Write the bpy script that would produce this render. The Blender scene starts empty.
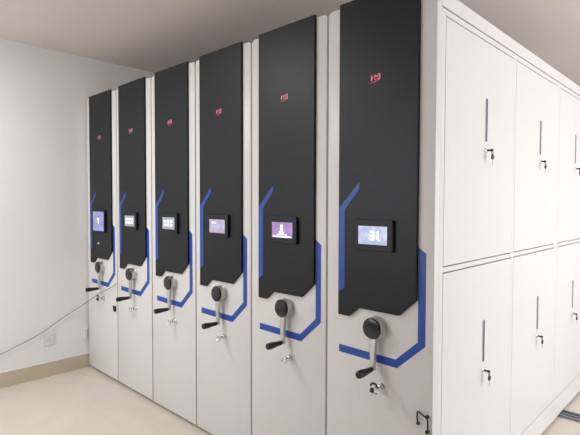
import bpy, bmesh, math, random
from mathutils import Vector, Matrix
random.seed(4)
scene = bpy.context.scene
COL = scene.collection

# ------------------------------------------------------------------ helpers
def tag(o, label=None, cat=None, group=None, kind=None):
    if label: o['label'] = label
    if cat: o['category'] = cat
    if group: o['group'] = group
    if kind: o['kind'] = kind
    return o

def link(name, bm, mats, parent=None, smooth=False):
    me = bpy.data.meshes.new(name)
    bmesh.ops.recalc_face_normals(bm, faces=bm.faces[:])
    bm.to_mesh(me); bm.free()
    if not isinstance(mats, (list, tuple)): mats = [mats]
    for m in mats: me.materials.append(m)
    if smooth:
        for p in me.polygons: p.use_smooth = True
        me.set_sharp_from_angle(angle=math.radians(35))
    o = bpy.data.objects.new(name, me)
    COL.objects.link(o)
    if parent: o.parent = parent
    return o

def empty(name, loc):
    o = bpy.data.objects.new(name, None); o.location = loc
    o.empty_display_size = .1
    COL.objects.link(o); return o

def box(bm, x0, x1, y0, y1, z0, z1, bev=0.0, mi=0, seg=2):
    b = bmesh.new()
    bmesh.ops.create_cube(b, size=1)
    for v in b.verts:
        v.co = Vector(((x0+x1)/2+v.co.x*(x1-x0), (y0+y1)/2+v.co.y*(y1-y0), (z0+z1)/2+v.co.z*(z1-z0)))
    if bev: bmesh.ops.bevel(b, geom=b.edges[:], offset=bev, segments=seg, profile=.5, affect='EDGES')
    merge(bm, b, mi)

def merge(bm, b, mi=0):
    for f in b.faces: f.material_index = mi
    me = bpy.data.meshes.new('tmp'); b.to_mesh(me); b.free()
    bm.from_mesh(me); bpy.data.meshes.remove(me)

def prism(bm, pts, y0, y1, bev=0.0, mi=0, mat=None):
    """outline in x,z extruded from y0 (back) to y1 (front, towards the camera)"""
    b = bmesh.new()
    f = b.faces.new([b.verts.new((x, y1, z)) for x, z in pts])
    r = bmesh.ops.extrude_face_region(b, geom=[f])
    for v in r['geom']:
        if isinstance(v, bmesh.types.BMVert): v.co.y = y0
    if bev:
        es = [e for e in b.edges if all(abs(v.co.y-y1) < 1e-6 for v in e.verts)]
        bmesh.ops.bevel(b, geom=es, offset=bev, segments=2, profile=.5, affect='EDGES')
    if mat: bmesh.ops.transform(b, matrix=mat, verts=b.verts[:])
    merge(bm, b, mi)

def rounded(x0, x1, z0, z1, r, rb=None, n=5):
    rb = r if rb is None else rb
    pts = []
    for cx, cz, a0, rr in ((x1, z1, 0, r), (x0, z1, 90, r), (x0, z0, 180, rb), (x1, z0, 270, rb)):
        sx = -1 if cx == x1 else 1; sz = -1 if cz == z1 else 1
        for k in range(n+1):
            a = math.radians(a0 + 90*k/n)
            pts.append((cx+sx*rr+rr*math.cos(a), cz+sz*rr+rr*math.sin(a)))
    return pts

def lathe(bm, prof, axis='y', at=(0, 0, 0), n=32, mi=0):
    """prof: list of (distance along axis, radius)"""
    b = bmesh.new(); rings = []
    for d, r in prof:
        ring = []
        for k in range(n):
            a = 2*math.pi*k/n; c, s = r*math.cos(a), r*math.sin(a)
            co = {'y': (c, d, s), 'x': (d, c, s), 'z': (c, s, d)}[axis]
            ring.append(b.verts.new(Vector(co)+Vector(at)))
        rings.append(ring)
    for r0, r1 in zip(rings, rings[1:]):
        for k in range(n): b.faces.new((r0[k], r0[(k+1) % n], r1[(k+1) % n], r1[k]))
    b.faces.new(rings[0]); b.faces.new(rings[-1])
    merge(bm, b, mi)

def tube(bm, pts, r, n=10, mi=0, closed=False):
    b = bmesh.new(); P = [Vector(p) for p in pts]; rings = []; N = len(P)
    up = Vector((.13, .29, .95)).normalized()
    for i, p in enumerate(P):
        a = P[(i-1) % N] if closed else P[max(i-1, 0)]
        c = P[(i+1) % N] if closed else P[min(i+1, N-1)]
        t = (c-a).normalized()
        u = (up - t*up.dot(t)).normalized(); w = t.cross(u); up = u
        rr = r[i] if isinstance(r, (list, tuple)) else r
        rings.append([b.verts.new(p+u*rr*math.cos(2*math.pi*k/n)+w*rr*math.sin(2*math.pi*k/n)) for k in range(n)])
    prs = list(zip(rings, rings[1:])) + ([(rings[-1], rings[0])] if closed else [])
    for r0, r1 in prs:
        for k in range(n): b.faces.new((r0[k], r0[(k+1) % n], r1[(k+1) % n], r1[k]))
    if not closed: b.faces.new(rings[0]); b.faces.new(rings[-1])
    merge(bm, b, mi)

def spline(pts, per=8):
    P = [Vector(p) for p in pts]; out = []
    for i in range(len(P)-1):
        a, b, c, d = P[max(i-1, 0)], P[i], P[i+1], P[min(i+2, len(P)-1)]
        for k in range(per):
            t = k/per
            out.append(.5*((2*b)+(c-a)*t+(2*a-5*b+4*c-d)*t*t+(3*b-a-3*c+d)*t**3))
    out.append(P[-1]); return out

# ------------------------------------------------------------------ materials
def srgb(*c):
    return tuple((v/255/12.92 if v/255 <= .04045 else ((v/255+.055)/1.055)**2.4) for v in c)+(1,)

def mat(name, col, rough=.5, metal=0, noise=0, nscale=3, bump=0, bscale=300, emit=None, estr=1, coat=0):
    m = bpy.data.materials.new(name); m.use_nodes = True
    nt = m.node_tree; b = nt.nodes['Principled BSDF']
    b.inputs['Base Color'].default_value = col
    b.inputs['Roughness'].default_value = rough
    b.inputs['Metallic'].default_value = metal
    b.inputs['Coat Weight'].default_value = coat
    tc = nt.nodes.new('ShaderNodeTexCoord')
    if noise:
        n = nt.nodes.new('ShaderNodeTexNoise'); n.inputs['Scale'].default_value = nscale
        n.inputs['Detail'].default_value = 4
        nt.links.new(tc.outputs['Object'], n.inputs['Vector'])
        mx = nt.nodes.new('ShaderNodeMix'); mx.data_type = 'RGBA'
        mx.inputs['A'].default_value = tuple(v*(1-noise) for v in col[:3])+(1,)
        mx.inputs['B'].default_value = tuple(min(1, v*(1+noise)) for v in col[:3])+(1,)
        nt.links.new(n.outputs['Fac'], mx.inputs['Factor'])
        nt.links.new(mx.outputs['Result'], b.inputs['Base Color'])
    if bump:
        n = nt.nodes.new('ShaderNodeTexNoise'); n.inputs['Scale'].default_value = bscale
        nt.links.new(tc.outputs['Object'], n.inputs['Vector'])
        bp = nt.nodes.new('ShaderNodeBump'); bp.inputs['Strength'].default_value = bump
        bp.inputs['Distance'].default_value = .002
        nt.links.new(n.outputs['Fac'], bp.inputs['Height'])
        nt.links.new(bp.outputs['Normal'], b.inputs['Normal'])
    if emit:
        b.inputs['Emission Color'].default_value = emit
        b.inputs['Emission Strength'].default_value = estr
    return m

M = {}
M['paint'] = mat('white_powder_coat', srgb(220, 217, 215), .38, noise=.015, nscale=2, bump=.06, bscale=500)
M['inner'] = mat('chassis_grey_steel', srgb(120, 118, 114), .6, noise=.03)  # mid grey for the recessed chassis
M['fascia'] = mat('black_fascia_lacquer', srgb(19, 22, 26), .42, noise=.05, nscale=6, bump=.05, bscale=600)
M['fascia'].node_tree.nodes['Principled BSDF'].inputs['Specular IOR Level'].default_value = .3
M['blue'] = mat('blue_enamel', srgb(24, 72, 160), .4, noise=.04, nscale=8)
M['silver'] = mat('satin_cast_alloy', srgb(200, 200, 198), .34, metal=.75, noise=.04, nscale=20)
M['chrome'] = mat('chrome', srgb(215, 215, 215), .16, metal=1, noise=.02, nscale=30)
M['black_gloss'] = mat('black_glossy_plastic', srgb(14, 14, 18), .2, noise=.05, nscale=10, coat=.4)
M['black'] = mat('black_plastic', srgb(18, 17, 18), .45, noise=.06, nscale=10)
M['bezel'] = mat('dark_grey_plastic', srgb(27, 27, 29), .45, noise=.04, nscale=10)
M['black_gloss'].node_tree.nodes['Principled BSDF'].inputs['Coat Weight'].default_value = .15
M['bezel'].node_tree.nodes['Principled BSDF'].inputs['Specular IOR Level'].default_value = .3
M['navy'] = mat('navy_handle_insert', srgb(34, 34, 98), .45, noise=.04, nscale=10)
M['red'] = mat('red_logo_print_glow', srgb(205, 60, 88), .45, noise=.08, nscale=60, emit=srgb(205, 60, 88), estr=.15)  # plain print with a faint glow added to its colour
M['pink'] = mat('pale_logo_print_glow', srgb(222, 150, 160), .45, noise=.08, nscale=60, emit=srgb(222, 150, 160), estr=.15)  # paler strokes, same added self-glow
M['wall'] = mat('wall_emulsion', srgb(243, 242, 241), .85, noise=.02, nscale=1.2, bump=.1, bscale=120)
M['dimwall'] = mat('bounce_cutting_wall', srgb(172, 166, 158), .85, noise=.02, nscale=1.2, bump=.1, bscale=120)  # unseen walls, tone darkened to cut light bouncing onto the fronts
M['ceil'] = mat('ceiling_emulsion', srgb(226, 216, 209), .9, noise=.02, nscale=1.2, bump=.1, bscale=120)
M['base'] = mat('beige_skirting_tile', srgb(202, 190, 168), .3, noise=.08, nscale=5)
M['plate'] = mat('white_plastic', srgb(232, 231, 234), .3, noise=.01)
M['slot'] = mat('socket_dark', srgb(60, 60, 60), .5, noise=.02)
M['cable'] = mat('grey_teal_cable_jacket', srgb(92, 112, 116), .5, noise=.05, nscale=20)
M['rail'] = mat('galvanised_rail', srgb(165, 165, 168), .35, metal=.7, noise=.08, nscale=25)
M['railslot'] = mat('rail_groove', srgb(55, 55, 58), .5, metal=.4, noise=.08, nscale=25)
M['winframe'] = mat('white_window_frame', srgb(230, 230, 228), .4, noise=.01)

def tile_mat():
    m = bpy.data.materials.new('polished_beige_tile'); m.use_nodes = True
    nt = m.node_tree; b = nt.nodes['Principled BSDF']
    tc = nt.nodes.new('ShaderNodeTexCoord')
    mp = nt.nodes.new('ShaderNodeMapping'); mp.inputs['Location'].default_value = (2.57, .335, 0)
    nt.links.new(tc.outputs['Object'], mp.inputs['Vector'])
    br = nt.nodes.new('ShaderNodeTexBrick'); br.offset = 0; br.squash = 1
    br.inputs['Scale'].default_value = 1
    br.inputs['Brick Width'].default_value = .8; br.inputs['Row Height'].default_value = .8
    br.inputs['Mortar Size'].default_value = .0018; br.inputs['Mortar Smooth'].default_value = .3
    br.inputs['Color1'].default_value = srgb(222, 213, 199)
    br.inputs['Color2'].default_value = srgb(220, 211, 197)
    br.inputs['Mortar'].default_value = srgb(212, 204, 190)
    nt.links.new(mp.outputs['Vector'], br.inputs['Vector'])
    n = nt.nodes.new('ShaderNodeTexNoise'); n.inputs['Scale'].default_value = 2.2
    n.inputs['Detail'].default_value = 6; n.inputs['Distortion'].default_value = 1.2
    nt.links.new(tc.outputs['Object'], n.inputs['Vector'])
    cr = nt.nodes.new('ShaderNodeMapRange')
    cr.inputs['From Min'].default_value = .3; cr.inputs['From Max'].default_value = .7
    cr.inputs['To Min'].default_value = .94; cr.inputs['To Max'].default_value = 1.03
    nt.links.new(n.outputs['Fac'], cr.inputs['Value'])
    mx = nt.nodes.new('ShaderNodeMix'); mx.data_type = 'RGBA'; mx.blend_type = 'MULTIPLY'
    mx.inputs['Factor'].default_value = 1
    nt.links.new(br.outputs['Color'], mx.inputs['A'])
    nt.links.new(cr.outputs['Result'], mx.inputs['B'])
    nt.links.new(mx.outputs['Result'], b.inputs['Base Color'])
    b.inputs['Roughness'].default_value = .2
    return m
M['tile'] = tile_mat()

def screen_mat(name, a, c, s):
    """backlit display: a soft two-colour picture made of noise"""
    m = bpy.data.materials.new(name); m.use_nodes = True
    nt = m.node_tree; b = nt.nodes['Principled BSDF']
    tc = nt.nodes.new('ShaderNodeTexCoord')
    n = nt.nodes.new('ShaderNodeTexNoise'); n.inputs['Scale'].default_value = 22
    nt.links.new(tc.outputs['Object'], n.inputs['Vector'])
    r = nt.nodes.new('ShaderNodeValToRGB')
    r.color_ramp.elements[0].position = .4; r.color_ramp.elements[0].color = a
    r.color_ramp.elements[1].position = .62; r.color_ramp.elements[1].color = c
    nt.links.new(n.outputs['Fac'], r.inputs['Fac'])
    b.inputs['Base Color'].default_value = (.02, .02, .02, 1); b.inputs['Roughness'].default_value = .2
    nt.links.new(r.outputs['Color'], b.inputs['Emission Color'])
    b.inputs['Emission Strength'].default_value = s
    return m
ES = .93
SCR = [screen_mat('display_lavender', srgb(150, 148, 214), srgb(176, 172, 232), ES),
       screen_mat('display_grey', srgb(178, 170, 186), srgb(196, 190, 202), ES),
       screen_mat('display_silver', srgb(172, 178, 188), srgb(196, 200, 206), ES),
       screen_mat('display_pale', srgb(190, 176, 208), srgb(214, 206, 226), ES),
       screen_mat('display_violet', srgb(168, 130, 200), srgb(196, 158, 216), ES),
       screen_mat('display_ice', srgb(178, 186, 226), srgb(212, 220, 242), ES)]
M['lit'] = mat('display_white_glyph', srgb(232, 240, 240), .3, noise=.02, emit=srgb(232, 240, 240), estr=ES)
M['litblue'] = mat('display_blue_glyph', srgb(120, 140, 200), .3, noise=.02, emit=srgb(120, 140, 200), estr=ES)

# ------------------------------------------------------------------ the room
XL, XR, YF, YB, ZC = -3.268, 2.7, -3.7, 4.5, 2.705
def struct(name, bm, m, parent=None):
    o = link(name, bm, m, parent)
    if not parent: o['kind'] = 'structure'
    return o
bm = bmesh.new(); box(bm, XL-.1, XR+.1, YF-.1, YB+.1, -.1, 0); struct('floor', bm, M['tile'])
bm = bmesh.new(); box(bm, XL-.1, XR+.1, YF-.1, YB+.1, ZC, ZC+.1); struct('ceiling', bm, M['ceil'])
bm = bmesh.new(); box(bm, XL-.1, XL, YF, YB, 0, ZC); struct('wall_left', bm, M['wall'])
bm = bmesh.new(); box(bm, XL-.1, XR+.1, YB, YB+.1, 0, ZC); struct('wall_back', bm, M['wall'])
# right wall with a wide window, front wall (behind the camera) with a second one
W1 = (-.1, 3.7, .35, 2.45)      # y0 y1 z0 z1
bm = bmesh.new()
box(bm, XR, XR+.1, YF, W1[0], 0, ZC); box(bm, XR, XR+.1, W1[1], YB, 0, ZC)
box(bm, XR, XR+.1, W1[0], W1[1], 0, W1[2]); box(bm, XR, XR+.1, W1[0], W1[1], W1[3], ZC)
struct('wall_right', bm, M['dimwall'])
W2 = (-3.1, -1.3, .8, 2.45)      # x0 x1 z0 z1
bm = bmesh.new()
box(bm, XL-.1, W2[0], YF-.1, YF, 0, ZC); box(bm, W2[1], XR+.1, YF-.1, YF, 0, ZC)
box(bm, W2[0], W2[1], YF-.1, YF, 0, W2[2]); box(bm, W2[0], W2[1], YF-.1, YF, W2[3], ZC)
struct('wall_front', bm, M['dimwall'])
bm = bmesh.new(); t = .05
box(bm, XR+.02, XR+.07, W1[0], W1[1], W1[2], W1[2]+t); box(bm, XR+.02, XR+.07, W1[0], W1[1], W1[3]-t, W1[3])
for k in range(5):
    y = W1[0]+(W1[1]-W1[0]-t)*k/4
    box(bm, XR+.02, XR+.07, y, y+t, W1[2]+t, W1[3]-t)
struct('window_1', bm, M['winframe'])
bm = bmesh.new()
box(bm, W2[0], W2[1], YF-.07, YF-.02, W2[2], W2[2]+t); box(bm, W2[0], W2[1], YF-.07, YF-.02, W2[3]-t, W2[3])
for k in range(4):
    x = W2[0]+(W2[1]-W2[0]-t)*k/3
    box(bm, x, x+t, YF-.07, YF-.02, W2[2]+t, W2[3]-t)
struct('window_2', bm, M['winframe'])
bm = bmesh.new(); box(bm, XL, XL+.012, YF, YB, 0, .117, .002); struct('baseboard_left', bm, M['base'])
bm = bmesh.new(); box(bm, XL, XL+.010, YF, YB, .117, .123, .001); struct('trim_1', bm, M['plate'])

# ------------------------------------------------------------------ shelving carriages
DEPTH = 2.46
SEAMS = [-3.252, -2.698, -2.162, -1.622, -1.090, -.548, 0.0]
LABELS = ['white shelving carriage against the left wall, with the tall lavender screen',
          'white shelving carriage with black fascia, second from the left wall, right of the tall-screen one',
          'white shelving carriage with black fascia, third from the left wall',
          'white shelving carriage with black fascia, third from the locker-door side',
          'white shelving carriage with black fascia and violet screen, beside the nearest carriage',
          'nearest white shelving carriage, its side covered with locker doors, ice-white screen on front']

def front_plate(w, g):
    bm = bmesh.new()
    prism(bm, rounded(-w+.005, -g, .02, 2.335, .022, .008), .038, 0, .004)
    return bm

def fascia_bm():
    pts = [(-.468, 2.346), (-.070, 2.346), (-.070, 1.056), (-.152, .981), (-.355, .981), (-.408, .936), (-.468, .936)]
    bm = bmesh.new(); prism(bm, pts, 0, -.014, .0025); return bm

def inlay_bm():
    bm = bmesh.new()
    pts = [(-.465, 1.426), (-.352, 1.542), (-.352, 1.511), (-.431, 1.420), (-.431, 1.064), (-.465, 1.040)]
    prism(bm, pts, -.0135, -.0148); return bm

def band_bm():
    bm = bmesh.new()
    pts = [(-.068, 1.270), (-.035, 1.247), (-.035, .872), (-.163, .755), (-.470, .760), (-.470, .794), (-.170, .790), (-.068, .884)]
    prism(bm, pts, .001, -.0012); return bm

def logo_bm():
    """small printed red-and-pink mark, a few strokes over a sweep"""
    bm = bmesh.new(); y0, y1 = -.0138, -.0150
    def st(x0, x1, z0, z1, mi): prism(bm, [(x0, z0), (x1, z0), (x1, z1), (x0, z1)], y0, y1, 0, mi)
    cx, cz = -.271, 1.986
    st(cx-.024, cx-.018, cz-.012, cz+.010, 1)
    st(cx-.018, cx-.008, cz-.001, cz+.004, 0)
    st(cx-.008, cx-.002, cz-.012, cz+.014, 0)
    st(cx-.002, cx+.008, cz-.012, cz-.006, 0); st(cx-.002, cx+.010, cz+.002, cz+.007, 1)
    st(cx+.008, cx+.013, cz-.012, cz+.014, 0)
    st(cx+.013, cx+.022, cz+.008, cz+.013, 1); st(cx+.013, cx+.022, cz-.012, cz-.006, 1)
    st(cx+.018, cx+.023, cz-.006, cz+.013, 1)
    prism(bm, [(cx-.034, cz-.022), (cx-.006, cz-.020), (cx+.022, cz-.0155), (cx-.006, cz-.016)], y0, y1, 0, 0)
    return bm

def crank_parts(root, cx, cz):
    bm = bmesh.new()
    lathe(bm, [(0, .049), (-.006, .049), (-.009, .046), (-.030, .047), (-.037, .0485), (-.042, .047)], 'y', (cx, 0, cz), 40)
    hub = link('crank_hub', bm, M['silver'], root, True)
    bm = bmesh.new()
    lathe(bm, [(-.040, .0455), (-.045, .0455), (-.050, .041), (-.052, .030), (-.0525, .004)], 'y', (cx, 0, cz), 40)
    link('hub_cap', bm, M['black_gloss'], hub, True)
    bm = bmesh.new()
    # flat tapering lever, wide under the hub and narrow at the grip
    pts = [(cx-.018, cz-.030), (cx-.015, cz-.075), (cx-.011, cz-.170)]
    for k in range(7):
        a = math.pi+math.pi*k/6
        pts.append((cx+.011*math.cos(a), cz-.176+.011*math.sin(a)))
    pts += [(cx+.011, cz-.170), (cx+.015, cz-.075), (cx+.018, cz-.030)]
    prism(bm, pts, -.024, -.039, .003)
    arm = link('crank_arm', bm, M['silver'], root, True)
    bm = bmesh.new()
    lathe(bm, [(-.037, .008), (-.045, .009), (-.048, .0115), (-.064, .012), (-.084, .0135), (-.108, .0165), (-.132, .0165), (-.139, .0145), (-.142, .007)],
          'y', (cx, 0, cz-.176), 24)
    link('grip', bm, M['black'], arm, True)

def lock_parts(root, cx, cz, black_keys):
    bm = bmesh.new()
    lathe(bm, [(0, .017), (-.004, .017), (-.006, .014), (-.018, .013), (-.020, .010)], 'y', (cx, 0, cz), 24)
    lk = link('lock_cylinder', bm, M['chrome'], root, True)
    bm = bmesh.new()
    # T-shaped key standing in the lock, bow turned downwards
    box(bm, cx-.0015, cx+.0015, -.040, -.018, cz-.005, cz+.005, 0)
    tube(bm, [(cx+.016*math.sin(a), -.044, cz-.006+.014*math.cos(a)) for a in [2*math.pi*k/14 for k in range(14)]], .0035, 8, closed=True)
    link('key', bm, M['chrome'], lk, True)
    if black_keys:
        bm = bmesh.new()
        tube(bm, [(cx-.004+.016*math.cos(a), -.050, cz+.012+.014*math.sin(a)) for a in [math.pi*k/8 for k in range(9)]], .0045, 8)
        lathe(bm, [(0, .005), (-.004, .011), (-.012, .011), (-.016, .005)], 'x', (cx-.006, -.050, cz-.006), 14)
        tag(link('key_fob', bm, M['black'], lk, True), 'black key fob hanging from the lock')

def screen_parts(root, i):
    if i == 0: x0, x1, z0, z1, b = -.372, -.172, 1.214, 1.372, .012
    else: x0, x1, z0, z1, b = -.345, -.199, 1.271, 1.350, .027
    bm = bmesh.new()
    prism(bm, rounded(x0-b, x1+b, z0-b, z1+b, .006), -.014, -.029, .003)
    bz = link('control_screen', bm, M['bezel'], root)
    bm = bmesh.new()
    y = -.0300
    prism(bm, [(x0, z0), (x1, z0), (x1, z1), (x0, z1)], -.028, y)
    def gl(a, c, d, e, mi=1):
        w, h = x1-x0, z1-z0
        prism(bm, [(x0+a*w, z0+d*h), (x0+c*w, z0+d*h), (x0+c*w, z0+e*h), (x0+a*w, z0+e*h)], y, y-.0005, 0, mi)
    if i == 0:
        gl(.48, .56, .35, .68); gl(.42, .48, .58, .66); gl(.05, .95, .04, .09, 2)
    elif i == 5:   # white figures right of centre
        gl(.42, .56, .66, .74); gl(.50, .56, .26, .74); gl(.42, .56, .44, .52); gl(.40, .56, .24, .31)
        gl(.66, .72, .26, .74); gl(.72, .78, .22, .30); gl(.1, .3, .78, .84, 2); gl(.30, .62, .10, .14, 2)
    elif i == 4:
        gl(.42, .54, .30, .85); gl(.36, .60, .28, .40); gl(.05, .95, .03, .12); gl(.25, .75, .18, .24)
    elif i == 3:
        gl(.1, .9, .55, .60, 2); gl(.1, .9, .40, .43, 2); gl(.15, .45, .70, .82)
    else:
        for k in range(3): gl(.12+.27*k, .30+.27*k, .25, .45); gl(.12+.27*k, .30+.27*k, .58, .78)
    tag(link('display', bm, [SCR[i], M['lit'], M['litblue']], bz), 'lit display panel of the control screen')

def make_carriage(i):
    x1 = SEAMS[i+1]; w = x1-SEAMS[i]
    root = empty('mobile_shelving_carriage', (x1, 0, 0))
    tag(root, LABELS[i], 'shelving', 'row of mobile shelving carriages')
    # body behind the front plate
    bm = bmesh.new()
    xr = -.012 if i < 5 else -.022
    box(bm, -w+.012, xr, .040, DEPTH, .020, 2.290, .003)
    link('cabinet_body', bm, M['paint'], root)
    bm = bmesh.new()    # recessed wheel chassis that meets the floor
    box(bm, -w+.03, -.03, .045, 1.79, .0, .0195); box(bm, -w+.03, -.03, 1.97, DEPTH-.03, .0, .0195)
    link('chassis', bm, M['inner'], root)
    link('front_plate', front_plate(w, .005 if i < 5 else 0), M['paint'], root, True)
    f = link('fascia', fascia_bm(), M['fascia'], root)
    tag(f, 'black fascia panel with a chamfered stepped lower edge')
    tag(link('accent_stripe', inlay_bm(), M['blue'], f), 'blue stripe on the black fascia')
    link('logo', logo_bm(), [M['red'], M['pink']], f)
    tag(link('accent_band', band_bm(), M['blue'], root), 'blue angular band on the white front')
    screen_parts(root, i)
    if i == 0:
        bm = bmesh.new(); lathe(bm, [(-.013, .009), (-.018, .009), (-.021, .006)], 'y', (-.300, 0, 1.108), 16)
        tag(link('push_button', bm, M['plate'], root, True), 'small white push button')
    crank_parts(root, -.262, .912)
    lock_parts(root, -.240, .656, i in (0, 5))
    if i == 0:      # black catch at the right edge
        bm = bmesh.new()
        box(bm, -.060, -.022, -.012, .0, .575, .620, .003); box(bm, -.075, -.055, -.006, .0, .603, .618, .002)
        link('catch', bm, M['black'], root)
    if i == 5:      # black wire bail at the right edge
        bm = bmesh.new()
        tube(bm, spline([(-.060, -.006, .553), (-.061, -.012, .580), (-.058, -.014, .606), (-.048, -.014, .606),
                         (-.030, -.015, .598), (-.016, -.014, .590), (-.014, -.012, .560), (-.017, -.008, .536)], 5), .0034, 8)
        lathe(bm, [(0, .006), (-.008, .006), (-.012, .004)], 'y', (-.061, 0, .555), 14)
        lathe(bm, [(0, .008), (-.012, .008), (-.016, .005)], 'y', (-.018, 0, .534), 14)
        lathe(bm, [(0, .007), (-.012, .007), (-.016, .004)], 'y', (-.020, 0, .594), 14)
        tag(link('wire_catch', bm, M['black'], root, True), 'black bent wire catch')
    return root, w

def door(root, y0, y1, z0, z1, hy, hz0, hz1, ky):
    bm = bmesh.new()
    b = bmesh.new()
    box(b, -.021, 0, y0, y1, z0, z1, .0015)
    merge(bm, b)
    d = link('locker_door', bm, M['paint'], root)
    bm = bmesh.new()     # slim pull: white lip either side of the navy insert
    box(bm, 0, .0035, hy-.009, hy-.007, hz0-.003, hz1+.003); box(bm, 0, .0035, hy+.007, hy+.009, hz0-.003, hz1+.003)
    h = link('pull_frame', bm, M['silver'], d)
    bm = bmesh.new(); box(bm, 0, .003, hy-.0068, hy+.0068, hz0, hz1)
    tag(link('pull_handle', bm, M['navy'], d), 'slim navy vertical pull handle')
    lz = hz0-.043
    bm = bmesh.new(); lathe(bm, [(0, .011), (.003, .011), (.005, .008), (.010, .0075)], 'x', (0, ky, lz), 18)
    link('door_lock', bm, M['chrome'], d, True)
    bm = bmesh.new()
    box(bm, .009, .030, ky-.0012, ky+.0012, lz-.004, lz+.004)
    prism(bm, rounded(.022, .034, lz-.006, lz+.006, .004), ky+.003, ky-.003)
    # ring and second key hanging from the bow
    tube(bm, [(.030, ky+.009*math.cos(a), lz-.010+.009*math.sin(a)) for a in [2*math.pi*k/12 for k in range(12)]], .0015, 6, closed=True)
    lathe(bm, [(-.003, .009), (-.001, .0125), (.003, .0125), (.005, .009)], 'x', (.030, ky+.002, lz-.031), 18)
    link('key', bm, M['black'], d, True)
    bm = bmesh.new()
    box(bm, .0298, .0316, ky-.0010, ky+.0050, lz-.070, lz-.042)
    link('key_blade', bm, M['chrome'], d)

for i in range(6):
    root, w = make_carriage(i)
    if i == 5:
        cols = [(.077, .848, .492), (.883, 1.620, 1.295), (1.688, 2.420, 2.090)]
        bm = bmesh.new()
        box(bm, -.022, 0, .040, DEPTH, 2.2290, 2.290, .0015)              # top rail
        box(bm, -.022, -.001, .0412, .0752, .156, 2.2225, .001)           # hinge stile
        box(bm, -.022, -.001, .0755, DEPTH-.005, 2.1985, 2.2225, .001)    # upper fillet
        box(bm, -.022, -.001, .0755, DEPTH-.005, 1.1675, 1.1880, .001)    # rail between the rows
        for y0, y1 in ((.8515, .882), (1.6235, 1.687), (2.424, DEPTH-.005)):
            box(bm, -.022, -.001, y0, y1, .156, 1.1672, .001)             # stiles between the columns
            box(bm, -.022, -.001, y0, y1, 1.1883, 2.1982, .001)
        box(bm, -.022, 0, .040, DEPTH, .020, .1515, .0015)                # plinth
        link('side_frame', bm, M['paint'], root)
        for (y0, y1, hy) in cols:
            door(root, y0, y1, 1.1930, 2.1930, hy, 1.738, 1.932, hy)
            door(root, y0, y1, .156, 1.1620, hy+.004, .704, .896, hy+.004)

# ------------------------------------------------------------------ small things
bm = bmesh.new()
box(bm, -3.18, 2.0, 1.815, 1.945, 0, .006, .001)
for y in (1.825, 1.868, 1.925): box(bm, -3.18, 2.0, y, y+.012, .006, .013, .001)
tr = link('floor_rail', bm, M['rail'])
tag(tr, 'grey steel floor rail running out from under the nearest carriage', 'rail')
bm = bmesh.new()
for y in (1.838, 1.895): box(bm, -3.18, 2.0, y, y+.018, .0059, .0068)
tag(link('rail_groove', bm, M['railslot'], tr), 'dark groove of the floor rail')

def socket(y0, y1, z0, z1, label, holes):
    bm = bmesh.new(); box(bm, XL, XL+.009, y0, y1, z0, z1, .003)
    s = link('wall_socket', bm, M['plate']); tag(s, label, 'socket')
    if holes:
        bm = bmesh.new(); cy, cz = (y0+y1)/2, (z0+z1)/2
        box(bm, XL+.008, XL+.0105, cy-.022, cy+.022, cz-.022, cz+.022, .002)
        link('socket_face', bm, M['plate'], s)
        bm = bmesh.new()
        for dy, dz in ((-.009, -.008), (.009, -.008), (0, .010)):
            box(bm, XL+.0102, XL+.0110, cy+dy-.0015, cy+dy+.0015, cz+dz-.004, cz+dz+.004)
        link('socket_holes', bm, M['slot'], s)
socket(-.373, -.283, .262, .356, 'square white socket plate on the left wall below the cable', True)
socket(-.034, -.008, .250, .345, 'narrow white plate on the left wall tight against the end carriage', False)

bm = bmesh.new()
pts = spline([(-2.701, -.004, .803), (-2.715, -.012, .795), (-2.765, -.028, .764), (-2.949, -.030, .699), (-3.10, -.034, .629),
              (-3.188, -.045, .585), (-3.238, -.116, .528), (-3.250, -.24, .458), (-3.250, -.375, .383), (-3.250, -.503, .330),
              (-3.250, -.69, .267), (-3.250, -.95, .19), (-3.25, -1.3, .10), (-3.24, -1.6, .01), (-3.23, -1.9, .004)], 8)
tube(bm, pts, .0028, 8)
cb = link('network_cable', bm, M['cable'], None, True)
tag(cb, 'thin grey cable sagging from the end carriage seam along the left wall', 'cable')

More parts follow.
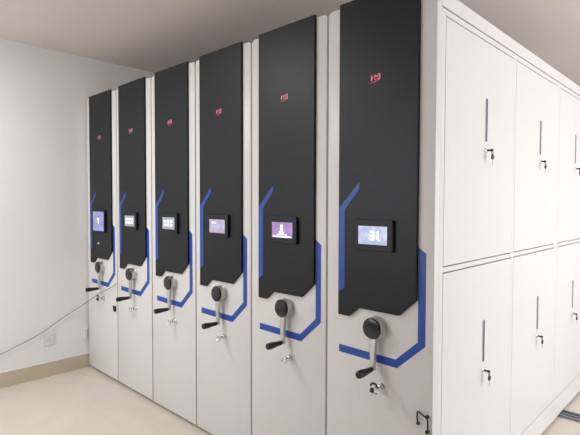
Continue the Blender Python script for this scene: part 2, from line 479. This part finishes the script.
# ------------------------------------------------------------------ light
def area(name, loc, rot, sx, sy, power, col):
    l = bpy.data.lights.new(name, 'AREA'); l.shape = 'RECTANGLE'; l.size = sx; l.size_y = sy
    l.energy = power; l.color = col
    o = bpy.data.objects.new(name, l); o.location = loc; o.rotation_euler = rot; COL.objects.link(o); return o
area('daylight_right', (XR+.3, (W1[0]+W1[1])/2, (W1[2]+W1[3])/2), (0, math.radians(90), 0), W1[3]-W1[2]+.3, W1[1]-W1[0]+.3, 132, (.965, .97, 1))
area('daylight_front', ((W2[0]+W2[1])/2, YF-.3, (W2[2]+W2[3])/2), (math.radians(90), 0, 0), W2[1]-W2[0]+.3, W2[3]-W2[2]+.3, 66, (.95, .972, 1))
LX, LY = -2.15, -1.6  # lamp panel out of view, added to brighten the left half
bm = bmesh.new()
box(bm, LX-.31, LX+.31, LY-.31, LY-.29, ZC-.03, ZC-.0005); box(bm, LX-.31, LX+.31, LY+.29, LY+.31, ZC-.03, ZC-.0005)
box(bm, LX-.31, LX-.29, LY-.29, LY+.29, ZC-.03, ZC-.0005); box(bm, LX+.29, LX+.31, LY-.29, LY+.29, ZC-.03, ZC-.0005)
box(bm, LX-.29, LX+.29, LY-.29, LY+.29, ZC-.012, ZC-.0005)
tag(link('added_ceiling_light', bm, M['winframe']), 'unseen square lamp panel added on the ceiling to brighten the left side', 'lamp')
area('added_ceiling_lamp', (LX, LY, ZC-.02), (0, 0, 0), .56, .56, 31, (.955, .972, 1))
w = bpy.data.worlds.new('World'); scene.world = w; w.use_nodes = True
w.node_tree.nodes['Background'].inputs['Color'].default_value = (.85, .92, 1, 1)
w.node_tree.nodes['Background'].inputs['Strength'].default_value = 1.0

# ------------------------------------------------------------------ camera
f, yaw, pit, rol, cx, cy = 470.4058, math.radians(44.0284), math.radians(-1.8014), math.radians(.1444), .8738, -1.7228
F = Vector((-math.sin(yaw)*math.cos(pit), math.cos(yaw)*math.cos(pit), math.sin(pit)))
R0 = Vector((math.cos(yaw), math.sin(yaw), 0)); U0 = R0.cross(F)
R = R0*math.cos(rol)+U0*math.sin(rol); U = -R0*math.sin(rol)+U0*math.cos(rol)
cam = bpy.data.cameras.new('camera'); co = bpy.data.objects.new('camera', cam); COL.objects.link(co)
cam.sensor_fit = 'HORIZONTAL'; cam.sensor_width = 36; cam.lens = f*36/580; cam.clip_start = .05
m = Matrix((( R.x, U.x, -F.x, cx), (R.y, U.y, -F.y, cy), (R.z, U.z, -F.z, 1.45), (0, 0, 0, 1)))
co.matrix_world = m
scene.camera = co
vs = scene.view_settings
vs.view_transform = 'Standard'; vs.look = 'None'; vs.exposure = -0.07; vs.gamma = 1; vs.use_curve_mapping = False
